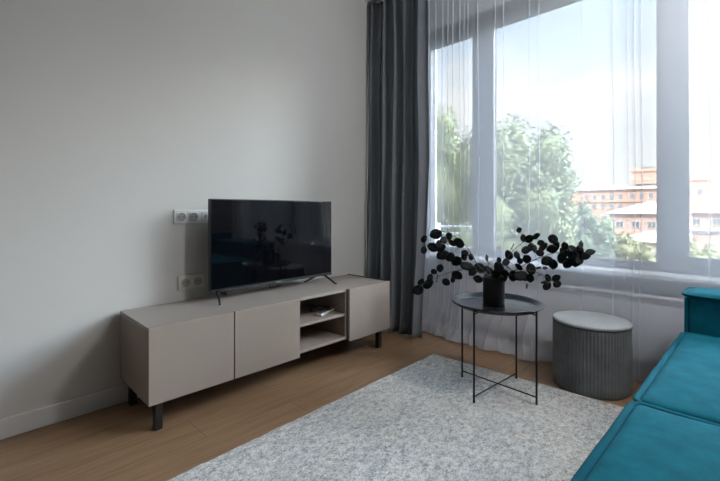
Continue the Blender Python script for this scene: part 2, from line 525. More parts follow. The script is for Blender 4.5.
# ------------------------------------------------------------------ television
def television():
    loc = (-2.165, 1.440, 0.4815)
    t = thing('television', 'black flat screen television standing on the taupe media cabinet', 'television', loc)
    hw, z0, z1 = 0.4505, 0.053, 0.581
    bm = B(); box(bm, -0.016, 0.013, -hw, hw, z0, z1, 0.004, 3)
    obj('bezel', bm, M['tv_body'], t, 30)
    bm = B(); box(bm, 0.0128, 0.0142, -hw+0.006, hw-0.006, z0+0.018, z1-0.006, 0.0005, 1)
    obj('screen', bm, M['tv_screen'], t)
    bm = B(); box(bm, 0.0125, 0.0155, -hw, hw, z0, z0+0.0085, 0.001, 1)
    obj('chin_trim', bm, M['tv_trim'], t)
    bm = B(); box(bm, -0.055, -0.014, -hw+0.09, hw-0.09, z0+0.02, z0+0.30, 0.012, 3)
    obj('back_housing', bm, M['tv_body'], t, 30)
    bm = B(); box(bm, 0.013, 0.0165, -0.018, 0.018, z0+0.001, z0+0.007, 0.0008, 1)
    obj('logo_plate', bm, simple('pale_badge', (0.25, 0.25, 0.25, 1), 0.4), t, label='small pale badge at the bottom centre')
    bm = B(); box(bm, -0.02, 0.012, -0.05, 0.02, z0-0.006, z0+0.002, 0.002, 2)
    obj('receiver', bm, M['tv_body'], t)
    for sgn in (-1, 1):
        # a thin inverted V, front toe splayed outwards, rear toe inwards
        yt = 0.370 if sgn > 0 else -0.398
        apex = Vector((-0.004, yt, z0+0.004)); ft = Vector((0.112, 0.408 if sgn > 0 else -0.442, 0.005)); rt = Vector((-0.105, sgn*0.295, 0.005))
        bm = B()
        tube(bm, [apex+Vector((-0.02, -0.006*sgn, 0)), apex+Vector((0.022, 0.012*sgn, 0)), ft+Vector((-0.012, -0.006*sgn, 0.004)), ft], [0.008, 0.0085, 0.006, 0.005], 10)
        tube(bm, [apex+Vector((0.02, 0.006*sgn, 0)), apex+Vector((-0.022, -0.012*sgn, 0)), rt+Vector((0.012, 0.006*sgn, 0.004)), rt], [0.008, 0.0085, 0.006, 0.005], 10)
        for v in bm.verts: v.co.z = max(v.co.z, 0.0)
        obj('foot', bm, M['tv_body'], t, True)
    bm = B()
    tube(bm, [(-0.045, -0.02, z0+0.05), (-0.07, -0.015, 0.03), (-0.085, 0.0, 0.006), (-0.11, 0.05, 0.004), (-0.13, 0.12, 0.004)], 0.0035, 8)
    obj('power_cable', bm, M['tv_body'], t, True)
television()

# ------------------------------------------------------------------ wall sockets
def socket_strip(y0, z0, n, mat, label, group=None):
    pit = 0.071; h = 0.080; w = pit*n+0.009
    loc = (WX, y0, z0)
    t = thing('wall_socket', label, 'socket', loc)
    obj('cover_frame', box(B(), 0, 0.009, 0, w, 0, h, 0.003, 3), mat, t, 30)
    for k in range(n):
        cy = 0.0045+pit*(k+0.5); cz = h/2
        if k < 2:
            bm = B(); box(bm, 0.0085, 0.0125, cy-0.0265, cy+0.0265, cz-0.0265, cz+0.0265, 0.002, 2)
            ins = obj('socket_insert', bm, mat, t, 30)
            bm = B()
            M90 = Matrix.Rotation(pi/2, 4, 'Y')
            prof = [(0.0235, 0.0), (0.0235, 0.0032), (0.0205, 0.0036), (0.0195, 0.0012), (0.0, 0.0010)]
            lathe(bm, prof, 32)
            for v in bm.verts: v.co = M90 @ v.co + Vector((0.0118, cy, cz))
            obj('socket_well', bm, M['socket_well'], ins, 30)
            for dy in (-0.0095, 0.0095):
                bm = lathe(B(), [(0.003, 0), (0.003, 0.0004), (0, 0.0005)], 12, (dy, 0, 0))
                for v in bm.verts: v.co = Vector((0.0128+v.co.z, cy+v.co.x, cz+v.co.y))
                obj('pin_hole', bm, M['hole'], ins)
            for dz in (-0.0195, 0.0195):
                obj('earth_clip', box(B(), 0.0125, 0.0160, cy-0.0025, cy+0.0025, cz+dz-0.002, cz+dz+0.002), M['metal'], ins)
        else:
            bm = B(); box(bm, 0.0085, 0.0125, cy-0.0265, cy+0.0265, cz-0.0265, cz+0.0265, 0.002, 2)
            ins = obj('data_outlet', bm, mat, t, 30)
            obj('port_shutter', box(B(), 0.0123, 0.0132, cy-0.009, cy+0.009, cz-0.010, cz+0.012, 0.0006, 1), M['socket_well'], ins)
M['socket_well'] = simple('socket_well_plastic', (0.33, 0.33, 0.32, 1), 0.4, var=0.01)
socket_strip(0.860, 0.920, 3, M['socket'], 'white triple wall socket plate beside the upper left of the television')
socket_strip(0.884, 0.540, 2, M['socket_b'], 'cream double wall socket plate just above the cabinet top')

# ------------------------------------------------------------------ remotes on the shelf
def remote(loc, rz, mat, bmat, lab, l):
    t = thing('remote_control', lab, 'remote control', loc, rz)
    bm = B(); box(bm, -0.021, 0.021, -l/2, l/2, 0, 0.017, 0.006, 3)
    obj('case', bm, mat, t, 30)
    bm = B(); box(bm, -0.017, 0.017, -l/2+0.012, l/2-0.03, 0.0165, 0.0180, 0.0005, 1)
    obj('keypad', bm, M['remote_black'], t)
    for r in range(6):
        for c in range(3):
            bm = B(); lathe(bm, [(0.0036, 0.0), (0.0036, 0.0012), (0.0, 0.0017)], 10, (-0.010+0.010*c, -l/2+0.024+0.0155*r, 0.0178))
            obj('button', bm, bmat, t)
remote((-1.99, 1.700, 0.3222), radians(20), M['remote_silver'], simple('grey_button', (0.35, 0.35, 0.36, 1), 0.5), 'silver remote control lying nearer the front of the open shelf', 0.19)
remote((-2.07, 1.725, 0.3222), radians(-8), M['remote_black'], M['remote_silver'], 'black remote control lying behind the silver one on the shelf', 0.17)

# ------------------------------------------------------------------ rug
def rug():
    cs = [(-1.525, 0.10), (-0.02, 0.10), (-0.04, 2.380), (-1.568, 2.305)]   # corners on the floor
    t_ = [Vector((x, y, 0)) for x, y in cs]
    nx, ny = 150, 240
    bm = B(); rows = []
    def pos(u, v):
        a = t_[0].lerp(t_[1], u); b = t_[3].lerp(t_[2], u)
        return a.lerp(b, v)
    for j in range(ny+1):
        row = []
        for i in range(nx+1):
            u, v = i/nx, j/ny
            p = pos(u, v)
            e = min(i, nx-i, j, ny-j)
            w = Vector((noise.noise(p*9), noise.noise(p*9+Vector((5, 5, 5))), 0))*0.006
            w += Vector((noise.noise(p*60), noise.noise(p*60+Vector((7, 1, 2))), 0))*0.003
            z = 0.0105 + 0.0022*noise.noise(p*45) + 0.0016*random.random()
            if e == 0: z = 0.0015
            elif e == 1: z *= 0.8
            row.append(bm.verts.new((p.x+(w.x if e < 3 else 0), p.y+(w.y if e < 3 else 0), z)))
        rows.append(row)
    for j in range(ny):
        for i in range(nx):
            bm.faces.new((rows[j][i], rows[j][i+1], rows[j+1][i+1], rows[j+1][i]))
    # underside
    bt = [bm.verts.new((r.co.x, r.co.y, 0.0006)) for r in (rows[0][0], rows[0][-1], rows[-1][-1], rows[-1][0])]
    bm.faces.new(bt[::-1])
    o = obj('rug', bm, M['rug'], None, 'all')
    tag(o, 'pale grey distressed rug on the oak floor under the round black table', 'rug')
rug()

# ------------------------------------------------------------------ round tray table
TX, TY = -0.998, 2.079
def side_table():
    zr = 0.0125
    t = thing('side_table', 'round black metal tray table on thin legs standing on the rug', 'table', (TX, TY, zr))
    zt = 0.500-zr; R = 0.241
    prof = [(0, zt-0.0225), (R-0.042, zt-0.0225), (R-0.036, zt-0.021), (R-0.016, zt-0.002), (R-0.010, zt), (R-0.003, zt), (R, zt-0.003),
            (R-0.001, zt-0.008), (R-0.012, zt-0.010), (R-0.030, zt-0.026), (R-0.040, zt-0.0265), (0, zt-0.0265)]
    bm = B(); lathe(bm, prof, 96)
    obj('tray', bm, M['tray'], t, 30)
    a0 = radians(-94.0); rl = 0.221
    legs = []
    for k in range(4):
        a = a0+k*pi/2
        x, y = rl*cos(a), rl*sin(a)
        legs.append((x, y))
        obj('leg', tube(B(), [(x, y, 0.002), (x, y, zt-0.016)], 0.0052, 12), M['black_metal'], t, True)
        lg = COL.objects[-1] if False else None
    for k in (0, 1):
        p, q = legs[k], legs[k+2]
        dz = 0.0 if k == 0 else 0.006
        obj('cross_bar', tube(B(), [(p[0], p[1], 0.030+dz), (q[0], q[1], 0.030+dz)], 0.0036, 10), M['black_metal'], t, True)
        obj('tray_support', tube(B(), [(p[0], p[1], zt-0.036), (p[0]*0.80, p[1]*0.80, zt-0.031), (q[0]*0.80, q[1]*0.80, zt-0.031), (q[0], q[1], zt-0.036)], 0.004, 10), M['black_metal'], t, True)
    for (x, y) in legs:
        obj('foot_cap', lathe(B(), [(0.0, 0.0), (0.0062, 0.0), (0.0062, 0.009), (0.0, 0.0095)], 12, (x, y, 0.0)), M['black_metal'], t, True)
side_table()

# ------------------------------------------------------------------ vase and branches
VX, VY, VZ = -1.018, 2.087, 0.4778
def vase():
    R, h = 0.0575, 0.150
    bm = B()
    lathe(bm, [(0, 0), (R-0.004, 0), (R, 0.004), (R, h-0.002), (R-0.002, h), (R-0.004, h-0.002), (R-0.005, 0.012), (0, 0.010)], 56)
    o = obj('vase', bm, M['vase'], None, 30, loc=(VX, VY, VZ))
    tag(o, 'plain matte black cylinder vase of dark branches on the tray table', 'vase')
vase()

def leaf(bm, c, r, n, spin):
    """round, slightly cupped leaf with a short tip, two sided and thin"""
    n = n.normalized()
    s = n.cross(Vector((0, 0, 1)))
    if s.length < 1e-3: s = Vector((1, 0, 0))
    s.normalize(); u = s.cross(n)
    s2 = s*cos(spin)+u*sin(spin); u2 = u*cos(spin)-s*sin(spin)
    K = 14; th = 0.0006
    top = [bm.verts.new(c+n*(th-r*0.10))]; bot = [bm.verts.new(c-n*(th+r*0.10))]
    mid_t, mid_b, rt, rb = [], [], [], []
    for k in range(K):
        a = 2*pi*k/K
        rr = r*(1.0+0.05*sin(2*a+spin)+(0.10 if k == 0 else 0))
        d = s2*cos(a)+u2*sin(a)*0.84
        mid_t.append(bm.verts.new(c+d*rr*0.6+n*(th-r*0.04))); mid_b.append(bm.verts.new(c+d*rr*0.6-n*(th+r*0.04)))
        w = 0.06*r*sin(3*a+spin*2)
        rt.append(bm.verts.new(c+d*rr+n*w))
    for k in range(K):
        j = (k+1) % K
        bm.faces.new((top[0], mid_t[k], mid_t[j])); bm.faces.new((mid_t[k], rt[k], rt[j], mid_t[j]))
        bm.faces.new((bot[0], mid_b[j], mid_b[k])); bm.faces.new((mid_b[k], mid_b[j], rt[j], rt[k]))

BR = [
('arch', [(-1.035, 2.087, 0.581), (-1.109, 2.08, 0.686), (-1.163, 2.074, 0.768), (-1.218, 2.069, 0.823), (-1.294, 2.061, 0.861), (-1.367, 2.054, 0.871), (-1.428, 2.047, 0.838), (-1.456, 2.044, 0.774)],
  [(-1.384, 2.068, 0.851, 0.04), (-1.472, 2.067, 0.816, 0.0252), (-1.461, 2.05, 0.748, 0.025), (-1.407, 2.07, 0.769, 0.0372), (-1.356, 2.081, 0.766, 0.0337), (-1.324, 2.064, 0.818, 0.0302), (-1.254, 2.04, 0.805, 0.0382), (-1.214, 2.051, 0.807, 0.035), (-1.344, 2.04, 0.794, 0.0302), (-1.337, 2.073, 0.725, 0.0426), (-1.28, 2.06, 0.719, 0.0357), (-1.194, 2.085, 0.747, 0.0263), (-1.204, 2.09, 0.723, 0.0235), (-1.163, 2.098, 0.725, 0.0204), (-1.25, 2.083, 0.696, 0.0357), (-1.273, 2.037, 0.845, 0.0266)]),
('low', [(-1.032, 2.082, 0.588), (-1.087, 2.06, 0.651), (-1.148, 2.036, 0.664), (-1.216, 2.01, 0.648), (-1.285, 1.983, 0.62), (-1.351, 1.957, 0.58), (-1.408, 1.935, 0.54)],
  [(-1.285, 1.962, 0.663, 0.0261), (-1.319, 1.95, 0.64, 0.0204), (-1.341, 1.942, 0.604, 0.0234), (-1.323, 1.988, 0.594, 0.0266), (-1.369, 1.963, 0.559, 0.0356), (-1.414, 1.925, 0.523, 0.0357), (-1.394, 1.926, 0.573, 0.0266), (-1.252, 1.973, 0.585, 0.0259), (-1.193, 1.994, 0.629, 0.0341), (-1.239, 2.027, 0.597, 0.0233), (-1.15, 2.029, 0.681, 0.0397), (-1.117, 2.037, 0.656, 0.0338), (-1.096, 2.056, 0.611, 0.0281)]),
('short', [(-1.027, 2.096, 0.586), (-1.049, 2.104, 0.65), (-1.063, 2.109, 0.705), (-1.071, 2.112, 0.732)],
  [(-1.11, 2.105, 0.666, 0.0344), (-1.055, 2.104, 0.661, 0.0282), (-0.97, 2.05, 0.686, 0.035), (-1.088, 2.145, 0.722, 0.026), (-1.019, 2.117, 0.641, 0.0308), (-0.946, 2.07, 0.66, 0.0242), (-0.978, 2.066, 0.727, 0.019), (-1.094, 2.146, 0.617, 0.0231)]),
('upright', [(-1.012, 2.09, 0.584), (-0.98, 2.094, 0.681), (-0.937, 2.1, 0.75), (-0.896, 2.105, 0.801), (-0.845, 2.112, 0.841), (-0.811, 2.117, 0.868)],
  [(-0.887, 2.111, 0.892, 0.0187), (-0.874, 2.131, 0.849, 0.0242), (-0.843, 2.133, 0.845, 0.0266), (-0.801, 2.118, 0.863, 0.0235), (-0.919, 2.097, 0.8, 0.0215), (-0.94, 2.105, 0.754, 0.0272), (-0.894, 2.101, 0.758, 0.0241), (-0.944, 2.078, 0.718, 0.0243), (-0.846, 2.1, 0.789, 0.0263), (-0.832, 2.133, 0.803, 0.0291), (-0.835, 2.086, 0.743, 0.0287), (-0.875, 2.081, 0.698, 0.0238), (-0.78, 2.128, 0.828, 0.0208), (-0.875, 2.095, 0.729, 0.0186)]),
('long', [(-1.012, 2.089, 0.589), (-0.928, 2.116, 0.662), (-0.842, 2.143, 0.722), (-0.759, 2.169, 0.764), (-0.684, 2.193, 0.788), (-0.619, 2.213, 0.797), (-0.573, 2.228, 0.794)],
  [(-0.737, 2.178, 0.848, 0.0286), (-0.723, 2.179, 0.812, 0.0259), (-0.738, 2.166, 0.797, 0.0285), (-0.792, 2.19, 0.802, 0.0293), (-0.812, 2.133, 0.794, 0.0237), (-0.762, 2.163, 0.733, 0.0314), (-0.731, 2.159, 0.72, 0.031), (-0.775, 2.172, 0.694, 0.0184), (-0.68, 2.18, 0.815, 0.023), (-0.651, 2.194, 0.801, 0.028), (-0.623, 2.228, 0.79, 0.0306), (-0.694, 2.179, 0.753, 0.0308), (-0.672, 2.201, 0.727, 0.0308), (-0.647, 2.23, 0.737, 0.0334), (-0.617, 2.189, 0.748, 0.0276), (-0.608, 2.189, 0.824, 0.025), (-0.594, 2.204, 0.769, 0.025), (-0.581, 2.242, 0.787, 0.0278), (-0.69, 2.198, 0.782, 0.0258), (-0.79, 2.143, 0.774, 0.0236), (-0.646, 2.194, 0.771, 0.0305)]),
('droop', [(-1.013, 2.091, 0.589), (-0.931, 2.074, 0.645), (-0.86, 2.059, 0.676), (-0.793, 2.045, 0.69), (-0.73, 2.032, 0.673), (-0.69, 2.024, 0.655)],
  [(-0.915, 2.051, 0.692, 0.0265), (-0.9, 2.065, 0.65, 0.0371), (-0.847, 2.028, 0.66, 0.0359), (-0.804, 2.06, 0.697, 0.0307), (-0.815, 2.074, 0.648, 0.0258), (-0.833, 2.081, 0.603, 0.0208), (-0.756, 2.052, 0.673, 0.0176), (-0.72, 2.058, 0.662, 0.0199), (-0.659, 1.988, 0.677, 0.0213), (-0.71, 2.015, 0.629, 0.0243), (-0.675, 2.05, 0.639, 0.0219), (-0.845, 2.073, 0.655, 0.0313), (-0.947, 2.071, 0.638, 0.0323), (-0.772, 2.068, 0.705, 0.0178), (-0.733, 2.04, 0.642, 0.0173)]),

]
BLAB = {
 'arch': 'leafy dark branch arching high to the left of the vase',
 'low': 'leafy dark branch drooping low to the left towards the charcoal curtain',
 'short': 'short cluster of dark round leaves right over the vase mouth',
 'upright': 'dark branch rising highest just to the right of the vase',
 'long': 'longest dark branch reaching far right over the pouf side',
 'droop': 'dark branch drooping to the right below the longest one',
}
def branch(key, stem, leaves):
    base = Vector((VX, VY, VZ+0.012))
    t = thing('eucalyptus_branch', BLAB[key], 'branch', base, group='dark branches in the vase')
    rnd = random.Random(sum(map(ord, key)))
    S = [Vector(p)-base for p in stem]
    # foot of the stem stands inside the vase, on the side away from the lean
    lean = (S[-1]-S[0]); lean.z = 0
    lean = lean.normalized() if lean.length > 1e-4 else Vector((1, 0, 0))
    mouth = S[0].copy(); mouth.z = 0.14
    mouth.xy = (lean.x*0.026+rnd.uniform(-.01, .01), lean.y*0.026+rnd.uniform(-.01, .01))
    foot = Vector((-lean.x*0.028+rnd.uniform(-.012, .012), -lean.y*0.028+rnd.uniform(-.012, .012), 0.004))
    ctrl = [foot, mouth]+S[1:]
    # smooth it
    pts = []
    for i in range(len(ctrl)-1):
        p0 = ctrl[max(0, i-1)]; p1 = ctrl[i]; p2 = ctrl[i+1]; p3 = ctrl[min(len(ctrl)-1, i+2)]
        for k in range(6):
            u = k/6
            pts.append(0.5*((2*p1)+(p2-p0)*u+(2*p0-5*p1+4*p2-p3)*u*u+(3*p1-p0-3*p2+p3)*u**3))
    pts.append(ctrl[-1])
    rs = [0.0030-0.0021*i/(len(pts)-1) for i in range(len(pts))]
    bm = B(); tube(bm, pts, rs, 7)
    fb = B()
    for (x, y, z, r) in leaves:
        c = Vector((x, y, z))-base
        # the leaf stalk reaches to the nearest point of the stem, a bit nearer the vase
        i = min(range(8, len(pts)), key=lambda q: (pts[q]-c).length)
        a = pts[max(7, i-1)]
        m_ = a.lerp(c, 0.5)+Vector((0, 0, 0.15*(a-c).length*rnd.uniform(-0.6, 0.9)))
        tube(bm, [a, m_, c], [0.0012, 0.0009, 0.0007], 5)
        n = Vector((0.42, -0.86, 0.15))+Vector((rnd.gauss(0, 1), rnd.gauss(0, 1), rnd.gauss(0, 1)))*0.42
        if r < 0.0185: n = Vector((rnd.gauss(0, .3), rnd.gauss(0, .3)-0.3, 1.0))
        leaf(fb, c, r*0.95, n, rnd.uniform(0, 6.28))
    obj('stem', bm, M['stem'], t, True)
    obj('foliage', fb, M['leaf'], t, 'all')
for b in BR: branch(*b)

# ------------------------------------------------------------------ pouf
def pouf():
    cx, cy, R, h = -0.654, 2.540, 0.1945, 0.372
    t = thing('pouf', 'round grey ribbed corduroy pouf in front of the sheer curtain', 'pouf', (cx, cy, 0.0))
    n = 72*5
    bm = B(); rings = []
    prof = [(0.975, 0.004), (0.995, 0.012), (1.0, 0.05), (1.004, 0.19), (1.0, 0.33), (0.996, 0.356), (0.985, 0.362)]
    for (f, z) in prof:
        ring = []
        for k in range(n):
            rib = 0.0017*cos(2*pi*k*72/n)*(1 if 0.01 < z < 0.36 else 0.3)
            wob = 0.0015*sin(7*2*pi*k/n+z*9)
            r = R*f+rib+wob
            ring.append(bm.verts.new((r*cos(2*pi*k/n), r*sin(2*pi*k/n), z)))
        rings.append(ring)
    for A, C in zip(rings, rings[1:]):
        for k in range(n): bm.faces.new((A[k], A[(k+1) % n], C[(k+1) % n], C[k]))
    bm.faces.new(rings[0][::-1]); bm.faces.new(rings[-1])
    obj('body', bm, M['pouf'], t, 60)
    bm = B()
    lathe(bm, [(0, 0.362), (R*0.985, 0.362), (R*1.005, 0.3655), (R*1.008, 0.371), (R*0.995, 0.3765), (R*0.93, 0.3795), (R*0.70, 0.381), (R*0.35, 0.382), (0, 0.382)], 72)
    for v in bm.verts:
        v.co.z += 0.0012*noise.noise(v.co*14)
    obj('seat_cushion', bm, M['pouf_top_lit'], t, 60, label='smooth top, painted paler as if lit')
    bm = B(); tube(bm, [(R*0.997*cos(2*pi*k/72), R*0.997*sin(2*pi*k/72), 0.3605) for k in range(72)], 0.0036, 8, closed=True)
    obj('piping', bm, M['pouf_dark'], t, True, label='dark seam under the rim')
    bm = B(); lathe(bm, [(0, 0), (R*0.9, 0), (R*0.9, 0.006), (0, 0.006)], 48)
    obj('base_disc', bm, M['leg'], t)
pouf()

# ------------------------------------------------------------------ sofa
def cushion_mesh(x0, x1, y0, y1, z0, z1, r=0.035, bulge=0.02, n=(26, 26, 10), seed=1, side=0.0):
    c = Vector(((x0+x1)/2, (y0+y1)/2, (z0+z1)/2)); h = Vector(((x1-x0)/2, (y1-y0)/2, (z1-z0)/2))
    bm = B(); cache = {}
    def V(a, b, d):
        k = (round(a, 5), round(b, 5), round(d, 5))
        if k not in cache:
            p = Vector((a*h.x, b*h.y, d*h.z))
            q = Vector([max(-(h[i]-r), min(h[i]-r, p[i])) for i in range(3)])
            dd = p-q
            if dd.length > 1e-9: p = q+dd.normalized()*min(r, dd.length*1.0) if dd.length > r else q+dd
            w = max(0, d)
            p.z += w*bulge*((1-a**4)*(1-b**4))
            p.z += w*0.004*noise.noise(Vector((a*3, b*3, seed)))
            if side: p.x += (a)*side*(1-b**2)*(1-d**2)*0.5; p.y += b*side*(1-a**2)*(1-d**2)
            cache[k] = bm.verts.new(c+p)
        return cache[k]
    def dens(m):
        # denser towards the edges so the rounding is smooth
        return [max(-1, min(1, sin(pi/2*(2*i/m-1)))) for i in range(m+1)]
    A, Bq, D = dens(n[0]), dens(n[1]), dens(n[2])
    def grid(f, P, Q, flip):
        for i in range(len(P)-1):
            for j in range(len(Q)-1):
                q = [f(P[i], Q[j]), f(P[i+1], Q[j]), f(P[i+1], Q[j+1]), f(P[i], Q[j+1])]
                if len(set(q)) == 4:
                    bm.faces.new(q if not flip else q[::-1])
    for sgn in (-1, 1):
        grid(lambda a, b: V(a, b, sgn), A, Bq, sgn < 0)
        grid(lambda a, d: V(a, sgn, d), A, D, sgn > 0)
        grid(lambda b, d: V(sgn, b, d), Bq, D, sgn < 0)
    return bm

def flange(x0, x1, y0, y1, z, w=0.022, th=0.006, plane='z', r=0.03, tilt=0.35, seed=0):
    """french seam: a flat doubled lip of cloth running round an edge loop"""
    pts = []
    def arc(cx, cy, a0, a1):
        for k in range(7):
            a = a0+(a1-a0)*k/6
            pts.append((cx+r*cos(a), cy+r*sin(a), cos(a), sin(a)))
    def seg(p, q, nrm, m=26):
        for k in range(1, m):
            u = k/m
            pts.append((p[0]+(q[0]-p[0])*u, p[1]+(q[1]-p[1])*u, nrm[0], nrm[1]))
    arc(x1-r, y1-r, 0, pi/2); seg((x1-r, y1), (x0+r, y1), (0, 1))
    arc(x0+r, y1-r, pi/2, pi); seg((x0, y1-r), (x0, y0+r), (-1, 0))
    arc(x0+r, y0+r, pi, 1.5*pi); seg((x0+r, y0), (x1-r, y0), (0, -1))
    arc(x1-r, y0+r, 1.5*pi, 2*pi); seg((x1, y0+r), (x1, y1-r), (1, 0))
    bm = B(); rings = []
    prof = []
    for k in range(10):
        a = 2*pi*k/10
        prof.append((w/2*cos(a), th*sin(a)))
    for i, (x, y, nx_, ny_) in enumerate(pts):
        wv = noise.noise(Vector((x*9, y*9, seed)))
        tl = tilt+0.25*wv
        ring = []
        for (a, b) in prof:
            o = a*cos(tl)-b*sin(tl); zz_ = a*sin(tl)+b*cos(tl)
            o += 0.002*wv
            ring.append(bm.verts.new((x+nx_*o, y+ny_*o, z+zz_)))
        rings.append(ring)
    m = len(rings)
    for i in range(m):
        A, C = rings[i], rings[(i+1) % m]
        for k in range(10): bm.faces.new((A[k], A[(k+1) % 10], C[(k+1) % 10], C[k]))
    return bm

def sofa():
    sx0, sx1 = -0.245, 0.72
    loc = (0.25, 1.45, 0.0)
    t = thing('sofa', 'teal velvet modular sofa with raised seams beside the rug', 'sofa', loc, -0.025)
    def P(name, bm, mat, par=None, smooth=60, label=None): return obj(name, sh(bm, loc), mat, par or t, smooth, label=label)
    zs = 0.431
    spans = ((0.47, 1.405), (1.423, 2.375))
    for k, (a, b) in enumerate(spans):
        s = P('seat_cushion', cushion_mesh(sx0, sx1, a, b, 0.05, zs, 0.020, 0.024, (30, 30, 12), k), M['teal'], smooth='all')
        P('seam_flange', flange(sx0-0.006, sx1, a-0.004, b+0.004, zs-0.010, 0.022, 0.0065, tilt=0.45, seed=k), M['teal_dark'], s, 'all')
        P('seam_flange', flange(sx0-0.002, sx1, a, b, 0.08, 0.02, 0.004, tilt=-0.3, seed=k+5), M['teal_dark'], s, 'all')
    ar = P('armrest', cushion_mesh(sx0-0.004, sx1, 2.405, 2.645, 0.05, 0.606, 0.026, 0.010, (30, 14, 18), 7), M['teal'], smooth='all')
    P('seam_flange', flange(sx0-0.008, sx1, 2.401, 2.649, 0.596, 0.026, 0.006, tilt=0.35, seed=9), M['teal_dark'], ar, 'all')
    for y in (2.401, 2.649):
        P('corner_seam', tube(B(), [(sx0, y, 0.07+0.515*k/20) for k in range(21)], 0.0065, 10), M['teal_dark'], ar, 'all')
    bk = P('backrest', cushion_mesh(sx1+0.01, sx1+0.25, 0.47, 2.655, 0.05, 0.70, 0.035, 0.01, (14, 40, 18), 4), M['teal'], smooth='all')
    P('seam_flange', flange(sx1+0.006, sx1+0.254, 0.466, 2.659, 0.686, 0.028, 0.006, tilt=0.35, seed=12), M['teal_dark'], bk, 'all')
    for x in (sx0+0.10, sx1+0.15):
        for y in (0.57, 1.42, 2.55):
            zf = 0.0145 if (x < 0 and y < 2.2) else 0.0
            P('foot', box(B(), x-0.03, x+0.03, y-0.03, y+0.03, zf, 0.056, 0.004), M['leg'])
sofa()

# ------------------------------------------------------------------ outside
GZ = -8.5
M['grass'] = simple('lawn', (0.11, 0.12, 0.08, 1), 0.95, var=0.4, nscale=0.2)
M['foliage'] = simple('tree_leaves', (0.135, 0.155, 0.075, 1), 0.6, var=0.45, nscale=1.2, spec=0.3)
M['foliage_y'] = simple('shrub_leaves', (0.22, 0.22, 0.11, 1), 0.6, var=0.4, nscale=1.2, spec=0.3)
M['foliage_d'] = simple('dark_leaves', (0.11, 0.14, 0.08, 1), 0.6, var=0.4, nscale=1.2, spec=0.3)
M['bark'] = simple('bark', (0.12, 0.09, 0.07, 1), 0.9, var=0.3)
M['brick'] = simple('orange_render', (0.58, 0.345, 0.26, 1), 0.9, var=0.05, nscale=0.3)
M['brick_p'] = simple('pink_render', (0.56, 0.38, 0.33, 1), 0.9, var=0.05, nscale=0.3)
M['cream'] = simple('cream_render', (0.55, 0.44, 0.36, 1), 0.9, var=0.05, nscale=0.3)
M['roof_red'] = simple('pink_grey_roof', (0.30, 0.22, 0.205, 1), 0.85, var=0.08, nscale=0.5)
M['roof_grey'] = simple('grey_roof', (0.2, 0.205, 0.21, 1), 0.7, var=0.06, nscale=0.5)
M['roof_green'] = simple('pale_green_roof', (0.3, 0.34, 0.32, 1), 0.8, var=0.05)
M['trim_b'] = simple('facade_trim', (0.62, 0.36, 0.25, 1), 0.85)
M['winframe'] = simple('far_window_frame', (0.5, 0.47, 0.44, 1), 0.6)
M['windark'] = simple('far_window_glass', (0.12, 0.14, 0.16, 1), 0.15, spec=0.6)

bm = B(); box(bm, -140, 140, 5, 200, GZ-0.5, GZ)
struct('ground', bm, M['grass'])['label'] = 'green ground far below the window'

def foliage(bm, c, rad, n, size, rnd, core=True, sq=1.0):
    """clumps of leaf blades around a set of lobes"""
    lobes = []
    for k in range(70):
        d = Vector((rnd.gauss(0, 1), rnd.gauss(0, 1), rnd.gauss(0, 1))).normalized()
        q = rnd.uniform(0.0, 1.0)**0.5*0.84
        lobes.append((Vector((d.x*rad[0]*q, d.y*rad[1]*q, d.z*rad[2]*q)), rnd.uniform(0.17, 0.27)))
    for k in range(n):
        lc, lr = rnd.choice(lobes)
        d = Vector((rnd.gauss(0, 1), rnd.gauss(0, 1), rnd.gauss(0, 1))).normalized()
        rr = rnd.uniform(0.7, 1.22)
        p = c+lc+Vector((d.x*rad[0]*lr*rr, d.y*rad[1]*lr*rr, d.z*rad[2]*lr*rr))
        nrm = (d+Vector((rnd.gauss(0, 1), rnd.gauss(0, 1), rnd.gauss(0, 1)))*0.6+Vector((0, 0, 0.3))).normalized()
        s = nrm.cross(Vector((rnd.gauss(0, 1), rnd.gauss(0, 1), rnd.gauss(0, 1)))).normalized()
        u = nrm.cross(s)
        a = size*rnd.uniform(0.6, 1.3); b = a*0.55
        vs = [bm.verts.new(p+s*a), bm.verts.new(p+u*b+nrm*a*0.12), bm.verts.new(p-s*a), bm.verts.new(p-u*b+nrm*a*0.12)]
        bm.faces.new(vs)
    if core:
        for lc, lr in lobes:
            r = bmesh.ops.create_icosphere(bm, subdivisions=2, radius=1.0)
            for v in r['verts']:
                w = 0.72+0.18*noise.noise(v.co*2.5+lc)
                v.co = c+lc+Vector((v.co.x*rad[0]*lr*w, v.co.y*rad[1]*lr*w, v.co.z*rad[2]*lr*w))

def tree(name, label, c, rad, n, size, mat, seed, cat='tree', trunk=0.22, group=None):
    rnd = random.Random(seed)
    base = Vector((c[0], c[1], GZ))
    t = thing(name, label, cat, base, group=group)
    bm = B(); foliage(bm, Vector(c)-base, rad, n, size, rnd)
    bm_keep[id(bm)] = True
    obj('crown', bm, mat, t)
    bm = B(); H = c[2]-GZ
    tube(bm, [(0, 0, 0), (0.08, 0.05, H*0.5), (0.0, -0.05, H)], [trunk, trunk*0.75, trunk*0.3], 10)
    for k in range(6):
        a = k*1.05+seed
        z = H*(0.62+0.05*k)
        tube(bm, [(0.05, 0, z), (cos(a)*rad[0]*0.3, sin(a)*rad[1]*0.3, z+rad[2]*0.22), (cos(a)*rad[0]*0.62, sin(a)*rad[1]*0.62, z+rad[2]*0.36)], [trunk*0.35, trunk*0.22, trunk*0.08], 7)
    obj('trunk', bm, M['bark'], t, True)
G1 = 'trees outside the window'
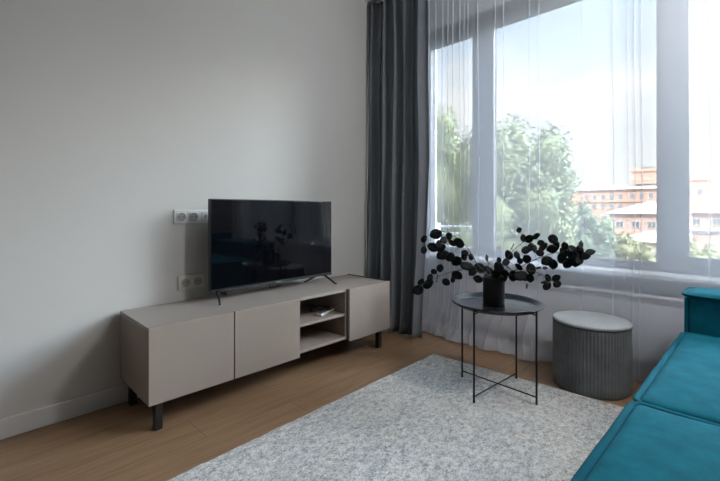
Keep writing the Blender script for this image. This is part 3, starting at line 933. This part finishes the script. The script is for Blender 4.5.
tree('leafy_tree', 'large full green tree outside the middle of the window', (-7.0, 15.6, 0.9), (2.85, 2.2, 4.95), 46000, 0.075, M['foliage'], 3, group=G1)
tree('leafy_tree', 'green tree behind the narrow left window pane', (-14.4, 22.0, 1.0), (4.4, 3.0, 6.2), 34000, 0.10, M['foliage'], 8, group=G1)
tree('leafy_tree', 'lower green tree just left of the orange building', (-5.9, 21.5, -1.1), (1.6, 1.5, 2.7), 12000, 0.08, M['foliage_d'], 15, group=G1)
tree('leafy_tree', 'yellowish tree low in front of the orange buildings', (-5.1, 26.0, -1.9), (1.6, 1.4, 1.8), 9000, 0.085, M['foliage_y'], 21, group=G1)
tree('leafy_tree', 'yellow green tree low behind the right window pane', (-1.9, 23.0, -1.6), (1.1, 1.1, 1.5), 6000, 0.08, M['foliage_y'], 33, group=G1)

def building(name, label, x0, x1, y0, y1, z1, wallmat, wins, roof=None, trims=(), group=None, ww=0.9, wh=1.2):
    base = Vector(((x0+x1)/2, y0, GZ))
    t = thing(name, label, 'building', base, group=group)
    obj('walls', sh(box(B(), x0, x1, y0, y1, GZ, z1), base), wallmat, t)
    for (x, z) in wins:
        w = obj('window', sh(box(B(), x-ww/2, x+ww/2, y0-0.06, y0+0.08, z-wh/2, z+wh/2), base), M['winframe'], t)
        bm = B(); box(bm, x-ww/2+0.1, x-0.04, y0-0.09, y0-0.05, z-wh/2+0.1, z+wh/2-0.1); box(bm, x+0.04, x+ww/2-0.1, y0-0.09, y0-0.05, z-wh/2+0.1, z+wh/2-0.1)
        obj('pane', sh(bm, base), M['windark'], w)
    for z in trims:
        obj('cornice', sh(box(B(), x0-0.15, x1+0.15, y0-0.25, y0+0.2, z-0.13, z+0.13), base), M['trim_b'], t)
    if roof:
        kind, mat, hgt = roof
        bm = B()
        ov = 0.5
        if kind == 'hip':
            ins = min((x1-x0), (y1-y0))*0.42
            lo = [(x0-ov, y0-ov), (x1+ov, y0-ov), (x1+ov, y1+ov), (x0-ov, y1+ov)]
            ym = (y0+y1)/2
            a = [bm.verts.new((x, y, z1)) for x, y in lo]
            b0, b1 = bm.verts.new((x0+ins, ym, z1+hgt)), bm.verts.new((x1-ins, ym, z1+hgt))
            bm.faces.new(a[::-1]); bm.faces.new((a[0], a[1], b1, b0)); bm.faces.new((a[2], a[3], b0, b1))
            bm.faces.new((a[1], a[2], b1)); bm.faces.new((a[3], a[0], b0))
        else:
            box(bm, x0-0.2, x1+0.2, y0-0.2, y1+0.2, z1, z1+hgt)
        obj('roof', sh(bm, base), mat, t)
    return t, base
G2 = 'buildings across the street'
wz = [(-18.6, 3.0), (-17.5, 2.95), (-16.3, 2.95), (-15.2, 2.95), (-14.05, 2.95), (-12.6, 3.0), (-11.4, 3.0),
      (-15.2, 1.55), (-14.05, 1.55), (-12.6, 1.5), (-11.4, 1.5), (-16.3, 1.55), (-17.5, 1.55), (-10.3, 3.0), (-10.3, 1.55), (-9.2, 3.0), (-9.2, 1.55),
      (-18.6, -0.2), (-17.5, -0.2), (-16.3, -0.2), (-15.2, -0.2), (-14.05, -0.2), (-12.6, -0.2), (-11.4, -0.2)]
at, ab = building('apartment_building', 'long orange building with rows of small windows and a rooftop tower', -26.0, -8.3, 70, 84, 4.05, M['brick'], wz, ('hip', M['roof_green'], 1.0), (4.0, 2.3), G2, 0.62, 0.95)
tw = obj('tower', sh(box(B(), -13.2, -9.6, 74, 79, 5.0, 6.9), ab), M['brick'], at)
obj('tower_cap', sh(box(B(), -13.5, -9.3, 73.7, 79.3, 6.9, 7.25, 0.03), ab), M['trim_b'], tw)
obj('tower_band', sh(box(B(), -13.3, -9.5, 73.9, 79.1, 5.5, 5.65), ab), M['trim_b'], tw)
obj('roof_plant', sh(box(B(), -12.2, -10.4, 75, 77, 7.25, 7.75, 0.05), ab), M['roof_grey'], tw)
building('annex_building', 'lower pink building with pitched roof in front of the orange block', -10.4, -4.6, 47, 56, 0.62, M['brick_p'],
         [(-9.5, -0.45), (-8.15, -0.45), (-6.85, -0.45), (-5.6, -0.45), (-9.5, -2.6), (-8.15, -2.6), (-6.85, -2.6)], ('hip', M['roof_red'], 1.25), (-1.3,), G2, 0.75, 0.7)
building('low_building', 'lowest cream and orange building with pinkish roof near the window edge', -7.6, -3.9, 37, 42, -1.45, M['cream'],
         [(-7.0, -2.5), (-6.0, -2.5), (-5.0, -2.5)], ('hip', M['roof_red'], 0.75), (), G2, 0.6, 0.6)
building('end_building', 'tall orange building end behind the right window pane', -6.6, -3.45, 58, 70, 4.3, M['brick'], [(-4.1, 3.0), (-5.1, 3.0)], ('flat', M['trim_b'], 0.25), (), G2, 0.6, 0.8)
building('long_building', 'pink building with grey roof low behind the right window pane', -3.6, 14.0, 43.5, 54, 0.75, M['brick_p'],
         [(-3.3+1.25*k, 0.0) for k in range(7)], ('hip', M['roof_grey'], 1.2), (-0.75,), G2, 0.6, 0.7)

# ------------------------------------------------------------------ sky and light
W = bpy.data.worlds.new('sky'); SC.world = W; W.use_nodes = True
nt = W.node_tree; N = nt.nodes; LK = nt.links
bg = N['Background']
tc = N.new('ShaderNodeTexCoord'); sp = N.new('ShaderNodeSeparateXYZ'); LK.new(tc.outputs['Generated'], sp.inputs[0])
rp = N.new('ShaderNodeValToRGB'); cr = rp.color_ramp
stops = [(0.0, (0.95, 0.96, 0.97, 1)), (0.18, (0.86, 0.92, 0.98, 1)), (0.42, (0.68, 0.83, 1.0, 1)), (1.0, (0.78, 0.88, 1.0, 1))]
while len(cr.elements) < len(stops): cr.elements.new(0.5)
for e, (p, c) in zip(cr.elements, stops): e.position = p; e.color = c
LK.new(sp.outputs['Z'], rp.inputs['Fac'])
mp = N.new('ShaderNodeMapping'); mp.inputs['Scale'].default_value = (1.0, 1.0, 2.6); mp.inputs['Location'].default_value = (0.35, 0.2, 0.1)
LK.new(tc.outputs['Generated'], mp.inputs['Vector'])
nz = N.new('ShaderNodeTexNoise'); nz.inputs['Scale'].default_value = 2.2; nz.inputs['Detail'].default_value = 9; nz.inputs['Roughness'].default_value = 0.52
LK.new(mp.outputs[0], nz.inputs['Vector'])
# more cloud low down, clearer above
mr = N.new('ShaderNodeMapRange'); mr.inputs['From Min'].default_value = 0.0; mr.inputs['From Max'].default_value = 0.42
mr.inputs['To Min'].default_value = 0.24; mr.inputs['To Max'].default_value = -0.10
LK.new(sp.outputs['Z'], mr.inputs['Value'])
ad = N.new('ShaderNodeMath'); ad.operation = 'ADD'; LK.new(nz.outputs['Fac'], ad.inputs[0]); LK.new(mr.outputs['Result'], ad.inputs[1])
cf = N.new('ShaderNodeValToRGB'); cf.color_ramp.elements[0].position = 0.50; cf.color_ramp.elements[1].position = 0.64
LK.new(ad.outputs[0], cf.inputs['Fac'])
mx = N.new('ShaderNodeMix'); mx.data_type = 'RGBA'
LK.new(cf.outputs['Color'], mx.inputs[0]); LK.new(rp.outputs['Color'], mx.inputs[6]); mx.inputs[7].default_value = (1.12, 1.10, 1.08, 1)
LK.new(mx.outputs[2], bg.inputs['Color'])
# unseen upper sky boosted to light the room, climbing to the zenith
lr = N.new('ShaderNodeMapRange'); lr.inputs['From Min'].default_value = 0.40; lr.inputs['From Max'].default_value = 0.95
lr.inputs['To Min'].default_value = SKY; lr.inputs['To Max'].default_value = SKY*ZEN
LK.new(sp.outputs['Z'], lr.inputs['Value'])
# bright lobe added to the sky, right of the view, to light the room
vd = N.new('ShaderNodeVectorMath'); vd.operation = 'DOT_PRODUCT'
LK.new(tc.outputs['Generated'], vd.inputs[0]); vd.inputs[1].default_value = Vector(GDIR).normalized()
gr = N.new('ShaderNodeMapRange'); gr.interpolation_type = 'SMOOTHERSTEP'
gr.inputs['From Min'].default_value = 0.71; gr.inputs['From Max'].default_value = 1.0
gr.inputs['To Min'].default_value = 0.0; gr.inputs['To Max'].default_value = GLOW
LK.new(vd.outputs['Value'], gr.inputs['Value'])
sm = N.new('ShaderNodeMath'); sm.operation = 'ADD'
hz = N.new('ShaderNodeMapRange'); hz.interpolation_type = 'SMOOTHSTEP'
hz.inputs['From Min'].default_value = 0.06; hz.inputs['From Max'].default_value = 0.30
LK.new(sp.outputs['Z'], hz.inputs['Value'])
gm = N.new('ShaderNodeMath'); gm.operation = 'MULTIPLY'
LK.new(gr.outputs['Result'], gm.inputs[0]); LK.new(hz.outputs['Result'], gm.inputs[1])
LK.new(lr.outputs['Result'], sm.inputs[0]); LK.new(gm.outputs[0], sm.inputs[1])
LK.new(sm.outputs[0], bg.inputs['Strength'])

def light(name, typ, loc, energy, col, **k):
    l = bpy.data.lights.new(name, typ); l.energy = energy; l.color = col
    for a, v in k.items(): setattr(l, a, v)
    o = bpy.data.objects.new(name, l); o.location = loc; link(o); return o
# sun stands behind the house: it lights the facades and trees outside, never the room
s = light('sun', 'SUN', (0, -20, 30), SUN, (1.0, 0.95, 0.88), angle=radians(3))
s.rotation_euler = Vector((-0.35, 1.0, -0.85)).to_track_quat('-Z', 'Y').to_euler()
# portal guides sky sampling through the window
p = light('window_portal', 'AREA', ((ox0+ox1)/2, 3.2, (oz0+oz1)/2), 1.0, (1, 1, 1), shape='RECTANGLE', size=ox1-ox0, size_y=oz1-oz0)
p.rotation_euler = (radians(-90), 0, 0)
p.data.cycles.is_portal = True
# glowing globe added out of view near the window to brighten the room
lx, ly, lz, lr_ = 0.50, 2.00, 2.36, 0.15
lt = thing('fill_globe', 'added fill globe hung unseen above the sofa armrest to brighten the room', 'lamp', (lx, ly, CZ))
g = NT('fill_glow'); g.set(Roughness=0.4)
g.base((0.8, 0.8, 0.8, 1))
g.p.inputs['Emission Color'].default_value = (1.0, 0.985, 0.97, 1); g.p.inputs['Emission Strength'].default_value = FILL
bm = B(); lathe(bm, [(lr_*sin(pi*k/20), -lr_*cos(pi*k/20)) if 0 < k < 20 else (0, -lr_*cos(pi*k/20)) for k in range(21)], 36, (0, 0, lz-CZ))
obj('fill_ball', bm, g.m, lt, 60)
obj('fill_cord', tube(B(), [(0, 0, 0), (0, 0, lz-CZ+lr_)], 0.003, 8), M['black_metal'], lt, True)
obj('fill_mount', lathe(B(), [(0, 0), (0.05, 0), (0.048, -0.022), (0.02, -0.03), (0, -0.03)], 32), M['white_paint'], lt, 30)

# ------------------------------------------------------------------ camera
cam = bpy.data.cameras.new('camera'); co = bpy.data.objects.new('camera', cam); link(co)
co.location = (0, 0, 1.0); co.rotation_euler = (radians(90), 0, 0.7788)
cam.sensor_fit = 'HORIZONTAL'; cam.sensor_width = 36; cam.lens = 397.06/720*36
cam.shift_y = -(240.5-209.81)/720
cam.clip_start = 0.02; cam.clip_end = 1000
SC.camera = co
SC.view_settings.view_transform = 'Standard'; SC.view_settings.look = 'None'
SC.view_settings.gamma = 1.0; SC.view_settings.use_curve_mapping = False
SC.view_settings.exposure = EXPO
SC.cycles.transparent_max_bounces = 32
SC.cycles.max_bounces = 10; SC.cycles.diffuse_bounces = 7
SC.cycles.sample_clamp_indirect = 8.0
